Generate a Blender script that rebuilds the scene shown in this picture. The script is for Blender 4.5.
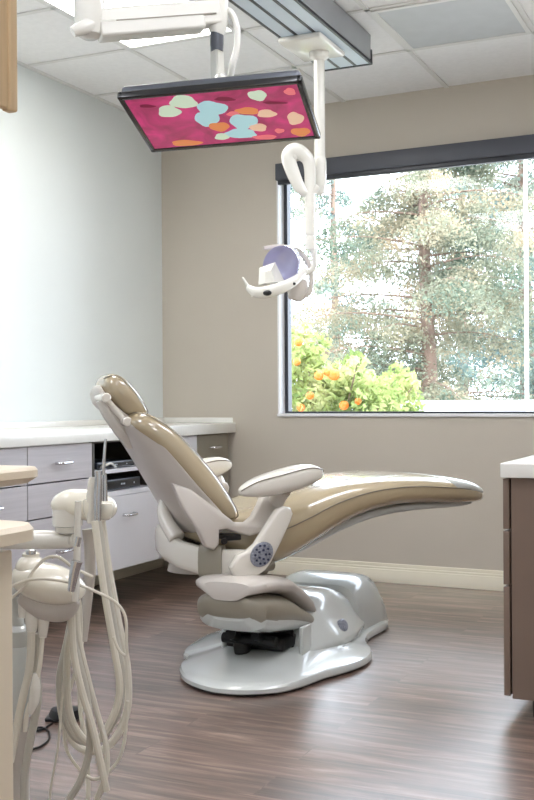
import bpy, bmesh, math, random
from mathutils import Vector, Matrix
import numpy as np
sc = bpy.context.scene
for o in list(bpy.data.objects): bpy.data.objects.remove(o)
COL = sc.collection
R = math.radians
# ------------------------------------------------------------------ camera
FPX, CAMZ, YAW = 1083.0, 1.03, R(24.7)
cam = bpy.data.objects.new('camera', bpy.data.cameras.new('camera')); COL.objects.link(cam)
cam.location = (0, 0, CAMZ); cam.rotation_euler = (Matrix.Rotation(YAW, 3, 'Z') @ Matrix.Rotation(R(90), 3, 'X') @ Matrix.Rotation(R(-.35), 3, 'Z')).to_euler()
cam.data.sensor_fit = 'VERTICAL'; cam.data.sensor_height = 24; cam.data.lens = FPX/800*24
cam.data.clip_start = .05; cam.data.clip_end = 300
sc.camera = cam
# ------------------------------------------------------------------ world, sun, exposure
w = bpy.data.worlds.new('sky'); sc.world = w; w.use_nodes = True
nt = w.node_tree; bgn = nt.nodes['Background']
bgn.inputs[0].default_value = (.80, .87, 1, 1); bgn.inputs[1].default_value = 7.5
sun = bpy.data.objects.new('sun', bpy.data.lights.new('sun', 'SUN')); COL.objects.link(sun)
sun.data.energy = 6.5; sun.data.angle = R(8); sun.data.color = (1, .95, .86)
sun.rotation_euler = (R(42), 0, R(20))
sc.view_settings.view_transform = 'Standard'; sc.view_settings.look = 'None'
sc.view_settings.gamma = 1; sc.view_settings.use_curve_mapping = False
sc.view_settings.exposure = 0.2
PANEL, FILLP = 11.0, 9.5     # emission of the room's ceiling panel / the added fill panels

# ------------------------------------------------------------------ geometry of the camera rays (used to place things)
SA, CA = math.sin(YAW), math.cos(YAW)
FW, RT = Vector((-SA, CA, 0)), Vector((CA, SA, 0))
def at(px, py, Z): return Vector((0, 0, CAMZ)) + (FW + RT*((px-267)/FPX) + Vector((0, 0, 1))*((400-py)/FPX))*Z

# ------------------------------------------------------------------ materials
def srgb(c):
    f = lambda v: v/12.92 if v <= .04045 else ((v+.055)/1.055)**2.4
    return tuple(f(v/255) for v in c) + (1,)
def mat(name, c, rough=.5, metal=0, emit=None, es=0, coat=0, var=0, vs=8, bump=0, bs=60, spec=None, trans=0, stretch=None, civ=1.5):
    m = bpy.data.materials.new(name); m.use_nodes = True; t = m.node_tree; b = t.nodes['Principled BSDF']
    col = srgb(c); b.inputs['Base Color'].default_value = col
    b.inputs['Roughness'].default_value = rough; b.inputs['Metallic'].default_value = metal
    if coat: b.inputs['Coat Weight'].default_value = coat; b.inputs['Coat IOR'].default_value = civ; b.inputs['Coat Roughness'].default_value = .08
    if spec is not None: b.inputs['Specular IOR Level'].default_value = spec
    if trans: b.inputs['Transmission Weight'].default_value = trans
    if emit: b.inputs['Emission Color'].default_value = srgb(emit); b.inputs['Emission Strength'].default_value = es
    if var or bump:
        tc = t.nodes.new('ShaderNodeTexCoord'); mp = t.nodes.new('ShaderNodeMapping'); t.links.new(tc.outputs['Object'], mp.inputs[0])
        if stretch: mp.inputs['Scale'].default_value = stretch
    if var:
        n = t.nodes.new('ShaderNodeTexNoise'); n.inputs['Scale'].default_value = vs; n.inputs['Detail'].default_value = 4
        t.links.new(mp.outputs[0], n.inputs['Vector'])
        r = t.nodes.new('ShaderNodeValToRGB'); t.links.new(n.outputs[0], r.inputs[0])
        r.color_ramp.elements[0].position = .3; r.color_ramp.elements[1].position = .7
        r.color_ramp.elements[0].color = tuple(v*(1-var) for v in col[:3])+(1,)
        r.color_ramp.elements[1].color = tuple(min(1, v*(1+var)) for v in col[:3])+(1,)
        t.links.new(r.outputs[0], b.inputs['Base Color'])
    if bump:
        n2 = t.nodes.new('ShaderNodeTexNoise'); n2.inputs['Scale'].default_value = bs; t.links.new(mp.outputs[0], n2.inputs['Vector'])
        bp = t.nodes.new('ShaderNodeBump'); bp.inputs['Strength'].default_value = bump; bp.inputs['Distance'].default_value = .003
        t.links.new(n2.outputs[0], bp.inputs['Height']); t.links.new(bp.outputs[0], b.inputs['Normal'])
    return m
M = dict(
    wall=mat('beige_paint', (198, 190, 178), .75, var=.015, vs=3, bump=.12, bs=180),
    wall_l=mat('pale_paint', (226, 232, 232), .75, var=.012, vs=3, bump=.12, bs=180),
    ceil=mat('ceiling_tile', (244, 244, 244), .9, var=.025, vs=40, bump=.2, bs=300),
    grid=mat('grid_metal', (228, 228, 226), .5),
    trim=mat('cream_trim', (242, 236, 218), .35, var=.01),
    white=mat('white_trim', (240, 240, 242), .4, var=.01),
    dark=mat('dark_window_metal', (62, 64, 70), .35, metal=.3, var=.05),
    shade=mat('dark_shade_box', (78, 80, 88), .45, metal=.2, var=.04),
    vinyl=mat('tan_vinyl', (182, 166, 136), .25, coat=1.0, civ=1.8, var=.03, vs=5, bump=.08, bs=350),
    pip=mat('dark_seam', (120, 112, 100), .5, var=.03),
    plas=mat('warm_grey_plastic', (200, 193, 186), .33, coat=.3, var=.015, vs=4),
    plas2=mat('ivory_plastic', (228, 224, 215), .22, coat=.6, var=.01, vs=4),
    cool=mat('light_grey_gloss', (206, 210, 208), .2, coat=.8, var=.012, vs=4),
    band=mat('taupe_plastic', (150, 144, 130), .35, coat=.3, var=.02),
    mech=mat('dark_mechanism', (38, 37, 38), .4, metal=.6, var=.1, vs=30),
    chrome=mat('chrome', (205, 205, 208), .18, metal=1, var=.02),
    black=mat('black_plastic', (24, 25, 28), .3, var=.05),
    bezel=mat('glossy_black_bezel', (28, 29, 33), .18, coat=.6, var=.03),
    backp=mat('monitor_back', (86, 90, 98), .4, metal=.3, var=.03),
    key=mat('keypad', (140, 144, 156), .4, var=.35, vs=170),
    keyd=mat('keypad_buttons', (48, 54, 84), .4, var=.1),
    hose=mat('beige_hose', (222, 216, 202), .42, var=.03, vs=6),
    hose2=mat('grey_hose', (192, 187, 176), .42, var=.03, vs=6),
    pod=mat('ivory_gloss', (236, 231, 216), .2, coat=.6, var=.02, vs=5),
    counter=mat('white_quartz', (236, 235, 230), .25, coat=.3, var=.015, vs=30),
    cream=mat('cream_laminate', (224, 208, 184), .35, var=.01, vs=5),
    greywood=mat('grey_wood_laminate', (188, 183, 186), .42, var=.06, vs=7, stretch=(2, .35, 14)),
    whitelam=mat('white_laminate', (218, 217, 222), .35, var=.01),
    brownlam=mat('taupe_laminate', (142, 136, 122), .42, var=.03, vs=6),
    brown=mat('brown_laminate', (122, 104, 92), .4, var=.03, vs=7),
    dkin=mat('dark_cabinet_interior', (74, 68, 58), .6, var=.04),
    wood=mat('honey_oak', (236, 214, 180), .4, var=.08, vs=9, stretch=(12, 12, .6)),
    woodd=mat('oak_edge', (214, 184, 144), .4, var=.08, vs=9, stretch=(12, 12, .6)),
    device=mat('black_electronics', (40, 46, 62), .28, coat=.4, var=.05),
    post=mat('white_enamel', (232, 231, 224), .25, coat=.4, var=.01),
    dish=mat('violet_reflector', (212, 212, 246), .2, metal=.15, coat=.7, var=.05, vs=12),
    louv=mat('pale_blue_diffuser', (186, 197, 206), .4, emit=(200, 215, 230), es=.12, var=.02, vs=20),
    vent=mat('pale_grey_diffuser', (196, 200, 203), .5, var=.03, vs=12),
    fixf=mat('dark_grey_fixture', (70, 73, 78), .35, metal=.5, var=.04),
    fixs=mat('silver_fixture', (168, 172, 178), .35, metal=.5, var=.03),
    rubber=mat('rubber', (44, 42, 42), .6, var=.05),
    bark=mat('bark', (118, 98, 86), .9, var=.3, vs=6, bump=.8, bs=20, stretch=(4, 4, .5)),
    orange=mat('orange_peel', (226, 104, 16), .5, var=.05, bump=.2, bs=80),
    outwall=mat('outdoor_stucco', (206, 206, 214), .9, var=.04, vs=3),
    ground=mat('outdoor_gravel', (160, 158, 150), .9, var=.1, vs=4),
)
def leafmat(name, c1, c2, c3, scale, tr=.35):
    m = bpy.data.materials.new(name); m.use_nodes = True; t = m.node_tree; b = t.nodes['Principled BSDF']
    b.inputs['Roughness'].default_value = .7; b.inputs['Specular IOR Level'].default_value = .2
    g = t.nodes.new('ShaderNodeTexCoord'); n = t.nodes.new('ShaderNodeTexNoise'); n.inputs['Scale'].default_value = scale; n.inputs['Detail'].default_value = 3
    t.links.new(g.outputs['Object'], n.inputs['Vector'])
    r = t.nodes.new('ShaderNodeValToRGB'); t.links.new(n.outputs[0], r.inputs[0])
    e = r.color_ramp.elements; e[0].position = .36; e[0].color = srgb(c1); e[1].position = .64; e[1].color = srgb(c3)
    x = e.new(.5); x.color = srgb(c2)
    t.links.new(r.outputs[0], b.inputs['Base Color'])
    tl = t.nodes.new('ShaderNodeBsdfTranslucent'); t.links.new(r.outputs[0], tl.inputs[0])
    mx = t.nodes.new('ShaderNodeMixShader'); mx.inputs[0].default_value = tr
    t.links.new(b.outputs[0], mx.inputs[1]); t.links.new(tl.outputs[0], mx.inputs[2])
    t.links.new(mx.outputs[0], t.nodes['Material Output'].inputs[0])
    return m
M['conifer'] = leafmat('conifer_foliage', (92, 106, 92), (138, 138, 118), (164, 148, 124), 1.3, .4)
M['conifer2'] = leafmat('blue_conifer_foliage', (86, 106, 106), (124, 138, 128), (152, 150, 132), 1.0, .4)
M['citrus'] = leafmat('citrus_leaves', (112, 132, 78), (150, 164, 100), (190, 190, 140), 3, .5)
# floor
def floor_mat():
    m = bpy.data.materials.new('wood_plank_floor'); m.use_nodes = True; t = m.node_tree; b = t.nodes['Principled BSDF']; L = t.links.new
    tc = t.nodes.new('ShaderNodeTexCoord')
    br = t.nodes.new('ShaderNodeTexBrick'); br.inputs['Scale'].default_value = 1; br.offset = .37
    br.inputs['Brick Width'].default_value = 1.22; br.inputs['Row Height'].default_value = .15; br.inputs['Mortar Size'].default_value = .0015
    br.inputs['Color1'].default_value = (0, 0, 0, 1); br.inputs['Color2'].default_value = (1, 1, 1, 1); br.inputs['Mortar'].default_value = (.2, .2, .2, 1); br.inputs['Bias'].default_value = 0
    L(tc.outputs['Object'], br.inputs['Vector'])
    mp = t.nodes.new('ShaderNodeMapping'); mp.inputs['Scale'].default_value = (1.1, 11, 1); L(tc.outputs['Object'], mp.inputs[0])
    add = t.nodes.new('ShaderNodeVectorMath'); add.operation = 'ADD'; L(mp.outputs[0], add.inputs[0])
    sc_ = t.nodes.new('ShaderNodeVectorMath'); sc_.operation = 'SCALE'; sc_.inputs['Scale'].default_value = 7; L(br.outputs['Color'], sc_.inputs[0]); L(sc_.outputs[0], add.inputs[1])
    n = t.nodes.new('ShaderNodeTexNoise'); n.inputs['Scale'].default_value = 2.2; n.inputs['Detail'].default_value = 7; n.inputs['Roughness'].default_value = .62; n.inputs['Distortion'].default_value = .7
    L(add.outputs[0], n.inputs['Vector'])
    r = t.nodes.new('ShaderNodeValToRGB'); L(n.outputs[0], r.inputs[0])
    e = r.color_ramp.elements; e[0].position = .3; e[0].color = srgb((74, 54, 44)); e[1].position = .72; e[1].color = srgb((176, 148, 132))
    x = e.new(.5); x.color = srgb((120, 94, 82))
    mx = t.nodes.new('ShaderNodeMixRGB'); mx.blend_type = 'MULTIPLY'; mx.inputs[0].default_value = .75
    rr = t.nodes.new('ShaderNodeValToRGB'); L(br.outputs['Color'], rr.inputs[0]); rr.color_ramp.elements[0].color = (.55, .55, .55, 1); rr.color_ramp.elements[1].color = (1, 1, 1, 1)
    L(r.outputs[0], mx.inputs[1]); L(rr.outputs[0], mx.inputs[2]); L(mx.outputs[0], b.inputs['Base Color'])
    b.inputs['Roughness'].default_value = .3; b.inputs['Specular IOR Level'].default_value = 1.0
    mr = t.nodes.new('ShaderNodeMapRange'); L(n.outputs[0], mr.inputs[0]); mr.inputs[3].default_value = .42; mr.inputs[4].default_value = .34; L(mr.outputs[0], b.inputs['Roughness'])
    bp = t.nodes.new('ShaderNodeBump'); bp.inputs['Strength'].default_value = .25; bp.inputs['Distance'].default_value = .004; L(n.outputs[0], bp.inputs['Height']); L(bp.outputs[0], b.inputs['Normal'])
    b.inputs['Coat Weight'].default_value = 1; b.inputs['Coat IOR'].default_value = 1.75; b.inputs['Coat Roughness'].default_value = .27
    return m
M['floor'] = floor_mat()
def emis(name, c, s):
    m = bpy.data.materials.new(name); m.use_nodes = True; t = m.node_tree; b = t.nodes['Principled BSDF']
    b.inputs['Base Color'].default_value = srgb(c); b.inputs['Emission Color'].default_value = srgb(c); b.inputs['Emission Strength'].default_value = s
    return m
M['panel'] = emis('lit_diffuser', (255, 252, 246), PANEL)
M['fill_panel'] = emis('added_fill_diffuser', (246, 248, 255), FILLP)
def glass_mat():
    m = bpy.data.materials.new('window_glass'); m.use_nodes = True; t = m.node_tree; t.nodes.remove(t.nodes['Principled BSDF'])
    tr = t.nodes.new('ShaderNodeBsdfTransparent'); tr.inputs[0].default_value = (.97, .99, .985, 1)
    g = t.nodes.new('ShaderNodeBsdfGlossy'); g.inputs['Roughness'].default_value = .02
    f = t.nodes.new('ShaderNodeFresnel'); f.inputs[0].default_value = 1.3
    mx = t.nodes.new('ShaderNodeMixShader'); t.links.new(f.outputs[0], mx.inputs[0]); t.links.new(tr.outputs[0], mx.inputs[1]); t.links.new(g.outputs[0], mx.inputs[2])
    t.links.new(mx.outputs[0], t.nodes['Material Output'].inputs[0]); return m
M['glass'] = glass_mat()

# ------------------------------------------------------------------ mesh builder
class MB:
    def __init__(s): s.v = []; s.f = []; s.mi = []
    def add(s, vs, fs, mi=0):
        o = len(s.v); s.v += [tuple(v) for v in vs]; s.f += [tuple(i+o for i in f) for f in fs]; s.mi += [mi]*len(fs); return s
    def box(s, x0, x1, y0, y1, z0, z1, mi=0, bev=0):
        x0, x1 = sorted((x0, x1)); y0, y1 = sorted((y0, y1)); z0, z1 = sorted((z0, z1))
        bm = bmesh.new(); bmesh.ops.create_cube(bm, size=1)
        for v in bm.verts: v.co = Vector(((x0+x1)/2+v.co.x*(x1-x0), (y0+y1)/2+v.co.y*(y1-y0), (z0+z1)/2+v.co.z*(z1-z0)))
        if bev: bmesh.ops.bevel(bm, geom=list(bm.edges), offset=bev, segments=3, profile=.5, affect='EDGES')
        bm.verts.index_update(); s.add([v.co[:] for v in bm.verts], [[v.index for v in f.verts] for f in bm.faces], mi); bm.free(); return s
    def loft(s, rings, caps=True, mi=0, closed=True):
        n = len(rings[0]); vs = [p for r in rings for p in r]; fs = []
        for i in range(len(rings)-1):
            for j in range(n if closed else n-1):
                k = (j+1) % n; fs.append((i*n+j, i*n+k, (i+1)*n+k, (i+1)*n+j))
        if caps:
            for ri, rev in ((0, True), (len(rings)-1, False)):
                c = Vector((0, 0, 0))
                for p in rings[ri]: c += Vector(p)
                c /= n; vs.append(c[:]); ci = len(vs)-1
                for j in range(n):
                    k = (j+1) % n; a, b = ri*n+j, ri*n+k
                    fs.append((b, a, ci) if rev else (a, b, ci))
        return s.add(vs, fs, mi)
    def slab(s, st, n=28, e=4.0, mi=0, m=None):
        """side-profile loft: stations (top x, top z, bottom x, bottom z, half width[, centre y])"""
        rings = []
        for q in st:
            tx, tz, bx, bz, hw = q[:5]; yc = q[5] if len(q) > 5 else 0; ring = []
            for k in range(n):
                a = 2*math.pi*k/n; c, d = math.cos(a), math.sin(a)
                y = hw*math.copysign(abs(c)**(2/e), c); h = math.copysign(abs(d)**(2/(m or e)), d)*.5+.5
                ring.append((bx+(tx-bx)*h, yc+y, bz+(tz-bz)*h))
            rings.append(ring)
        return s.loft(rings, mi=mi)
    def tube(s, pts, r, n=10, mi=0, sm=True, flat=None):
        P = [Vector(p) for p in pts]; rr = r if isinstance(r, (list, tuple)) else [r]*len(P)
        if sm and len(P) > 2:
            Q = []; RR = []; S = 6
            for i in range(len(P)-1):
                p0 = P[max(i-1, 0)]; p1 = P[i]; p2 = P[i+1]; p3 = P[min(i+2, len(P)-1)]
                for k in range(S):
                    t = k/S; Q.append(.5*((2*p1)+(p2-p0)*t+(2*p0-5*p1+4*p2-p3)*t*t+(3*p1-p0-3*p2+p3)*t**3)); RR.append(rr[i]*(1-t)+rr[i+1]*t)
            Q.append(P[-1]); RR.append(rr[-1]); P, rr = Q, RR
        rings = []; up = None
        for i, p in enumerate(P):
            t = (P[min(i+1, len(P)-1)]-P[max(i-1, 0)]).normalized()
            if up is None: up = Vector((0, 0, 1)) if abs(t.z) < .9 else Vector((1, 0, 0))
            b = t.cross(up).normalized(); up = b.cross(t).normalized()
            fl = flat or 1
            rings.append([(p+b*math.cos(2*math.pi*k/n)*rr[i]*fl+up*math.sin(2*math.pi*k/n)*rr[i])[:] for k in range(n)])
        return s.loft(rings, mi=mi)
    def lathe(s, c, prof, n=24, axis=(0, 0, 1), mi=0, sx=1, sy=1):
        ax = Vector(axis).normalized(); u = ax.orthogonal().normalized(); v = ax.cross(u); c = Vector(c)
        return s.loft([[(c+ax*h+(u*math.cos(2*math.pi*k/n)*sx+v*math.sin(2*math.pi*k/n)*sy)*r)[:] for k in range(n)] for r, h in prof], mi=mi)
    def ell(s, c, r, rot=None, mi=0, n=24, m=14, cut=1.0):
        c = Vector(c); Mx = (rot or Matrix.Identity(3)); rings = []
        for i in range(m+1):
            a = -math.pi/2+math.pi*(i/m)*cut; a = max(min(a, math.pi/2-.02), -math.pi/2+.02)
            rings.append([(c+Mx@Vector((r[0]*math.cos(a)*math.cos(2*math.pi*k/n), r[1]*math.cos(a)*math.sin(2*math.pi*k/n), r[2]*math.sin(a))))[:] for k in range(n)])
        return s.loft(rings, mi=mi, caps=cut == 1.0)
    def prism(s, poly, y0, y1, mi=0, bev=.006):
        """outline in x,z extruded along y"""
        bm = bmesh.new(); vs = [bm.verts.new((x, y0, z)) for x, z in poly]; f = bm.faces.new(vs)
        r = bmesh.ops.extrude_face_region(bm, geom=[f]); bmesh.ops.translate(bm, vec=(0, y1-y0, 0), verts=[g for g in r['geom'] if isinstance(g, bmesh.types.BMVert)])
        bmesh.ops.recalc_face_normals(bm, faces=bm.faces)
        if bev:
            es = [e for e in bm.edges if abs(e.verts[0].co.y-e.verts[1].co.y) < 1e-6]
            bmesh.ops.bevel(bm, geom=es, offset=bev, segments=3, profile=.5, affect='EDGES', clamp_overlap=True)
        bm.verts.index_update(); s.add([v.co[:] for v in bm.verts], [[v.index for v in g.verts] for g in bm.faces], mi); bm.free(); return s
    def xf(s, fn): s.v = [tuple(fn(Vector(v))) for v in s.v]; return s
def obj(name, mb, m, parent=None, smooth=True, sub=0, auto=35):
    me = bpy.data.meshes.new(name); me.from_pydata(mb.v, [], mb.f)
    for q in (m if isinstance(m, (list, tuple)) else [m]): me.materials.append(M[q] if isinstance(q, str) else q)
    if any(mb.mi): me.polygons.foreach_set('material_index', mb.mi)
    bm = bmesh.new(); bm.from_mesh(me); bmesh.ops.recalc_face_normals(bm, faces=bm.faces)
    if smooth and not sub:
        for e in bm.edges:
            if len(e.link_faces) == 2 and e.calc_face_angle(0) > R(auto): e.smooth = False
    bm.to_mesh(me); bm.free()
    me.polygons.foreach_set('use_smooth', [bool(smooth)]*len(me.polygons)); me.update()
    o = bpy.data.objects.new(name, me); COL.objects.link(o)
    if parent: o.parent = parent
    if sub: d = o.modifiers.new('subdivision', 'SUBSURF'); d.levels = d.render_levels = sub
    return o
def tag(o, label, cat, group=None, kind=None):
    o['label'] = label; o['category'] = cat
    if group: o['group'] = group
    if kind: o['kind'] = kind
    return o
def thing(name, label, cat, loc=(0, 0, 0), rz=0, group=None):
    o = bpy.data.objects.new(name, None); COL.objects.link(o); o.empty_display_size = .1; o.location = loc; o.rotation_euler = (0, 0, rz)
    return tag(o, label, cat, group)
def struct(name, mb, m, label=None, **k):
    o = obj(name, mb, m, **k); o['kind'] = 'structure'
    if label: o['label'] = label
    return o
def rel(mb, loc): return mb.xf(lambda v: v-Vector(loc))

# ================================================================== THE ROOM
XL, XR, YB, YF, ZC = -3.415, -.15, 5.87, -1.6, 2.74
struct('floor', MB().box(XL-.1, 1.6, YF-.1, YB+.1, -.1, 0), 'floor', smooth=False)
struct('ceiling', MB().box(XL-.1, 1.6, YF-.1, YB+.15, ZC, ZC+.1), 'ceil', smooth=False)
struct('wall_left', MB().box(XL-.12, XL, YF, YB+.15, 0, ZC), 'wall_l', smooth=False)
WX0, WX1, WZ0, WZ1 = -2.615, -.42, .935, 2.40
b = MB(); b.box(XL, WX0, YB, YB+.15, 0, ZC); b.box(WX1, XR+.12, YB, YB+.15, 0, ZC); b.box(WX0, WX1, YB, YB+.15, 0, WZ0); b.box(WX0, WX1, YB, YB+.15, WZ1, ZC)
struct('wall_back', b, 'wall', smooth=False)
struct('wall_right', MB().box(XR, XR+.12, 2.2, YB, 0, ZC), 'wall', smooth=False)
struct('wall_hall', MB().box(XR+.12, 1.6, 2.2, 2.32, 0, ZC), 'wall', smooth=False)
struct('wall_hall_side', MB().box(1.5, 1.6, YF, 2.2, 0, ZC), 'wall_l', smooth=False)
struct('wall_front', MB().box(XL, 1.6, YF-.1, YF, 0, ZC), 'wall_l', smooth=False)
struct('wall_partition', MB().box(-1.6, -1.5, .35, 1.12, 0, ZC), 'wall_l', smooth=False)
# baseboards: stepped profile
def baseb(x0, x1, y0, y1, d):
    m = MB()
    for h0, h1, t in ((0, .075, .018), (.075, .088, .014), (.088, .108, .009)):
        if d == 'y': m.box(x0, x1, YB-t, YB, h0, h1, bev=.0025)
        else: m.box(XL, XL+t, y0, y1, h0, h1, bev=.0025)
    return m
struct('baseboard_back', baseb(XL, XR, 0, 0, 'y'), 'trim')
struct('baseboard_left', baseb(0, 0, YF, YB-.02, 'x'), 'trim')
# ceiling grid
b = MB(); xs = [-1.575-.61*k for k in range(-5, 4)]; ys = [5.11-.61*k for k in range(0, 11)]
for x in xs:
    if XL < x < 1.5: b.box(x-.012, x+.012, YF, YB, ZC-.006, ZC+.004)
for y in ys: b.box(XL, 1.5, y-.012, y+.012, ZC-.006, ZC+.004)
b.box(XL, XL+.02, YF, YB, ZC-.008, ZC+.002); b.box(XL, XR, YB-.02, YB, ZC-.008, ZC+.002)
struct('trim_1', b, 'grid', smooth=False)
# window
b = MB()
b.box(WX0, WX0+.012, YB-.002, YB+.1, WZ0, WZ1); b.box(WX0, WX1, YB-.012, YB+.1, WZ0-.002, WZ0+.014); b.box(WX1-.012, WX1, YB-.002, YB+.1, WZ0, WZ1); b.box(WX0, WX1, YB, YB+.1, WZ1-.012, WZ1)
wn = struct('window_1', b, 'white', 'wide picture window with dark frame looking onto conifers', smooth=False)
b = MB(); fw = .022
b.box(WX0+.012, WX0+.012+fw, YB+.07, YB+.12, WZ0+.014, WZ1-.012); b.box(WX1-.012-fw, WX1-.012, YB+.07, YB+.12, WZ0+.014, WZ1-.012)
b.box(WX0+.03, WX1-.03, YB+.07, YB+.12, WZ0+.014, WZ0+.026); b.box(WX0+.03, WX1-.03, YB+.07, YB+.12, WZ1-.04, WZ1-.012)
obj('window_frame', b, 'dark', wn, smooth=False)
obj('window_pane', MB().box(WX0+.03, WX1-.03, YB+.092, YB+.096, WZ0+.02, WZ1-.03), 'glass', wn, smooth=False)
# roller shade box over the window
t = thing('roller_shade', 'dark grey roller shade box across the top of the window', 'window shade', (-1.5, YB-.001, 2.3))
obj('shade_box', rel(MB().box(WX0+.02, WX1+.03, YB-.062, YB-.001, 2.315, 2.412, bev=.004), t.location), 'shade', t)
obj('shade_roll', rel(MB().box(WX0+.03, WX1-.0, YB-.05, YB-.02, 2.290, 2.317, bev=.003), t.location), 'dark', t)

# the window wall stands a little off square to the side wall
PIV = Vector((XL, YB, 0)); RW = Matrix.Translation(PIV) @ Matrix.Rotation(R(-2.0), 4, 'Z') @ Matrix.Translation(-PIV)
for o in list(COL.objects):
    if o.parent is None and (o.name in ('wall_back', 'baseboard_back', 'window_1') or o.name.startswith('roller_shade')):
        o.matrix_basis = RW @ (Matrix.Translation(o.location) if o.type == 'EMPTY' else Matrix.Identity(4))
# ================================================================== CEILING THINGS
def panel(name, x0, x1, y0, y1, m, label, cat, frame='grid', grp=None):
    t = thing(name, label, cat, ((x0+x1)/2, (y0+y1)/2, ZC), 0, grp); f = MB(); k = .022
    f.box(x0, x0+k, y0, y1, ZC-.012, ZC-.0005); f.box(x1-k, x1, y0, y1, ZC-.012, ZC-.0005); f.box(x0+k, x1-k, y0, y0+k, ZC-.012, ZC-.0005); f.box(x0+k, x1-k, y1-k, y1, ZC-.012, ZC-.0005)
    obj('frame', rel(f, t.location), frame, t, smooth=False)
    obj('diffuser', rel(MB().box(x0+k, x1-k, y0+k, y1-k, ZC-.009, ZC-.0005), t.location), m, t, smooth=False)
    return t
panel('ceiling_light', -2.783, -2.197, 3.29, 4.485, 'panel', 'lit white ceiling light panel above the monitor arm', 'ceiling light')
panel('ceiling_light', -1.563, -.977, 4.51, 5.095, 'vent', 'square pale grey unlit ceiling panel above the window', 'ceiling light')
for i, (x0, y0) in enumerate([(-2.783, .85), (-.953, 1.46), (.267, -.4), (-.953, -.9), (-.953, 3.3)]):  # unseen glowing panels added overhead to fill the room with light
    panel('ceiling_light', x0, x0+.586, y0, y0+1.2, 'fill_panel', 'unseen ceiling panel added to give fill light', 'ceiling light', grp='added fill light panels')
# track fixture carrying the dental light
t = thing('track_light_fixture', 'long dark framed fluorescent fixture hanging under the ceiling', 'ceiling light', (-1.775, 4.1, ZC))
x0, x1, y0, y1 = -1.90, -1.655, 3.30, 4.80
b = MB(); b.box(x0, x1, y0, y1, 2.60, 2.605)
for xa, xb in ((x0, x0+.012), (x1-.012, x1), (-1.825, -1.812), (-1.742, -1.729)): b.box(xa, xb, y0, y1, 2.592, 2.606, bev=.002)
b.box(x0, x1, y1-.014, y1, 2.59, 2.66, bev=.003); b.box(x0, x1, y0, y0+.014, 2.59, 2.66, bev=.003)
obj('frame', rel(b, t.location), 'fixf', t, smooth=False)
b = MB(); b.box(x0+.004, x1-.004, y0+.01, y1-.01, 2.612, ZC-.01, bev=.006)
obj('housing', rel(b, t.location), 'fixs', t)
for xa, xb in ((x0+.014, -1.827), (-1.81, -1.744), (-1.727, x1-.014)):
    obj('diffuser', rel(MB().box(xa, xb, y0+.016, y1-.016, 2.594, 2.6), t.location), 'louv', t, smooth=False)
b = MB(); b.box(-1.90, -1.70, 4.26, 4.56, 2.566, 2.592, bev=.01)
obj('mounting_plate', rel(b, t.location), 'post', t)

# dental operating light on its ceiling post
PX_, PY_ = -1.785, 4.455
t = thing('dental_light', 'white dental operating light on a ceiling post before the window', 'dental light', (PX_, PY_, 2.566))
def T(px, py, dz=0): return at(px+2, py, 4.74+dz)
b = MB(); b.tube([(PX_, PY_, 2.566), (PX_, PY_, 1.99)], .0245, 20, sm=False); b.lathe((PX_, PY_, 2.53), [(.026, 0), (.042, .012), (.045, .036)], 24)
obj('post', rel(b, t.location), 'post', t)
b = MB(); b.lathe((PX_, PY_, 1.93), [(.006, .005), (.018, .012), (.026, .04), (.0295, .09), (.030, .15), (.028, .165), (.026, .17)], 24)
obj('sleeve', rel(b, t.location), 'post', t)
b = MB(); b.tube([T(317, 186), T(309, 193), T(300, 189), T(292, 172), T(288, 157), T(294, 151), T(303, 155), T(309, 166), T(309, 200), T(309, 236)], [.016, .02, .026, .031, .034, .036, .032, .027, .0235, .023], 16, flat=.8)
b.ell(T(291, 156), (.03, .022, .03))
obj('folding_arm', rel(b, t.location), 'post', t, sub=1)
b = MB(); b.lathe(T(309, 243), [(.02, -.03), (.024, -.01), (.024, .01), (.02, .03)], 18); b.tube([T(309, 246), T(313, 254), T(312, 268), T(302, 275)], [.014, .013, .012, .012], 12)
obj('swivel', rel(b, t.location), 'post', t)
b = MB()
hd = T(281, 268)
ax = (T(262, 282, -.22)-T(292, 256)).normalized()
b.lathe(T(285, 262), [(.012, -.03), (.05, -.025), (.085, .0), (.105, .05), (.108, .056), (.104, .052), (.082, .006), (.05, -.016), (.01, -.02)], 28, axis=ax, sy=.75)
rf = obj('reflector', rel(b, t.location), 'dish', t)
b = MB(); b.tube([T(246, 287, -.1), T(254, 292, -.12), T(266, 292, -.13), T(282, 287, -.12), T(296, 279, -.06), T(305, 270, 0)], [.012, .024, .027, .026, .02, .012], 14, flat=.7)
b.tube([T(241, 277, -.1), T(247, 287, -.1), T(251, 297, -.1)], [.005, .008, .005], 8)
hb = obj('handle_bar', rel(b, t.location), 'post', t, sub=1)
for c_, r_ in ((T(266, 293, -.158), (.02, .012, .012)), (T(292, 284, -.098), (.012, .008, .007))):
    b = MB(); b.ell(c_, r_); obj('sensor_window', rel(b, t.location), 'black', hb)
b = MB(); b.loft([[T(258, 268, -.05)[:], T(274, 262, -.05)[:], T(284, 283, -.05)[:], T(257, 285, -.05)[:]], [T(264, 272, -.1)[:], T(270, 270, -.1)[:], T(274, 282, -.1)[:], T(264, 283, -.1)[:]]])
obj('bulb_shield', rel(b, t.location), 'post', t, smooth=False)
b = MB(); b.lathe(T(296, 290, .02), [(.01, -.05), (.032, -.045), (.045, -.01), (.045, .03), (.035, .05), (.01, .055)], 20, axis=(.2, .1, 1), sy=.75); 
obj('lamp_housing', rel(b, t.location), 'plas', t)
b = MB(); b.tube([T(262, 248, -.05), T(280, 247, .02), T(298, 252, .05), T(309, 268, .05), T(309, 290, .03), T(300, 299, .02)], [.008, .012, .013, .013, .011, .008], 10)
obj('yoke', rel(b, t.location), 'plas', t)

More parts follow.
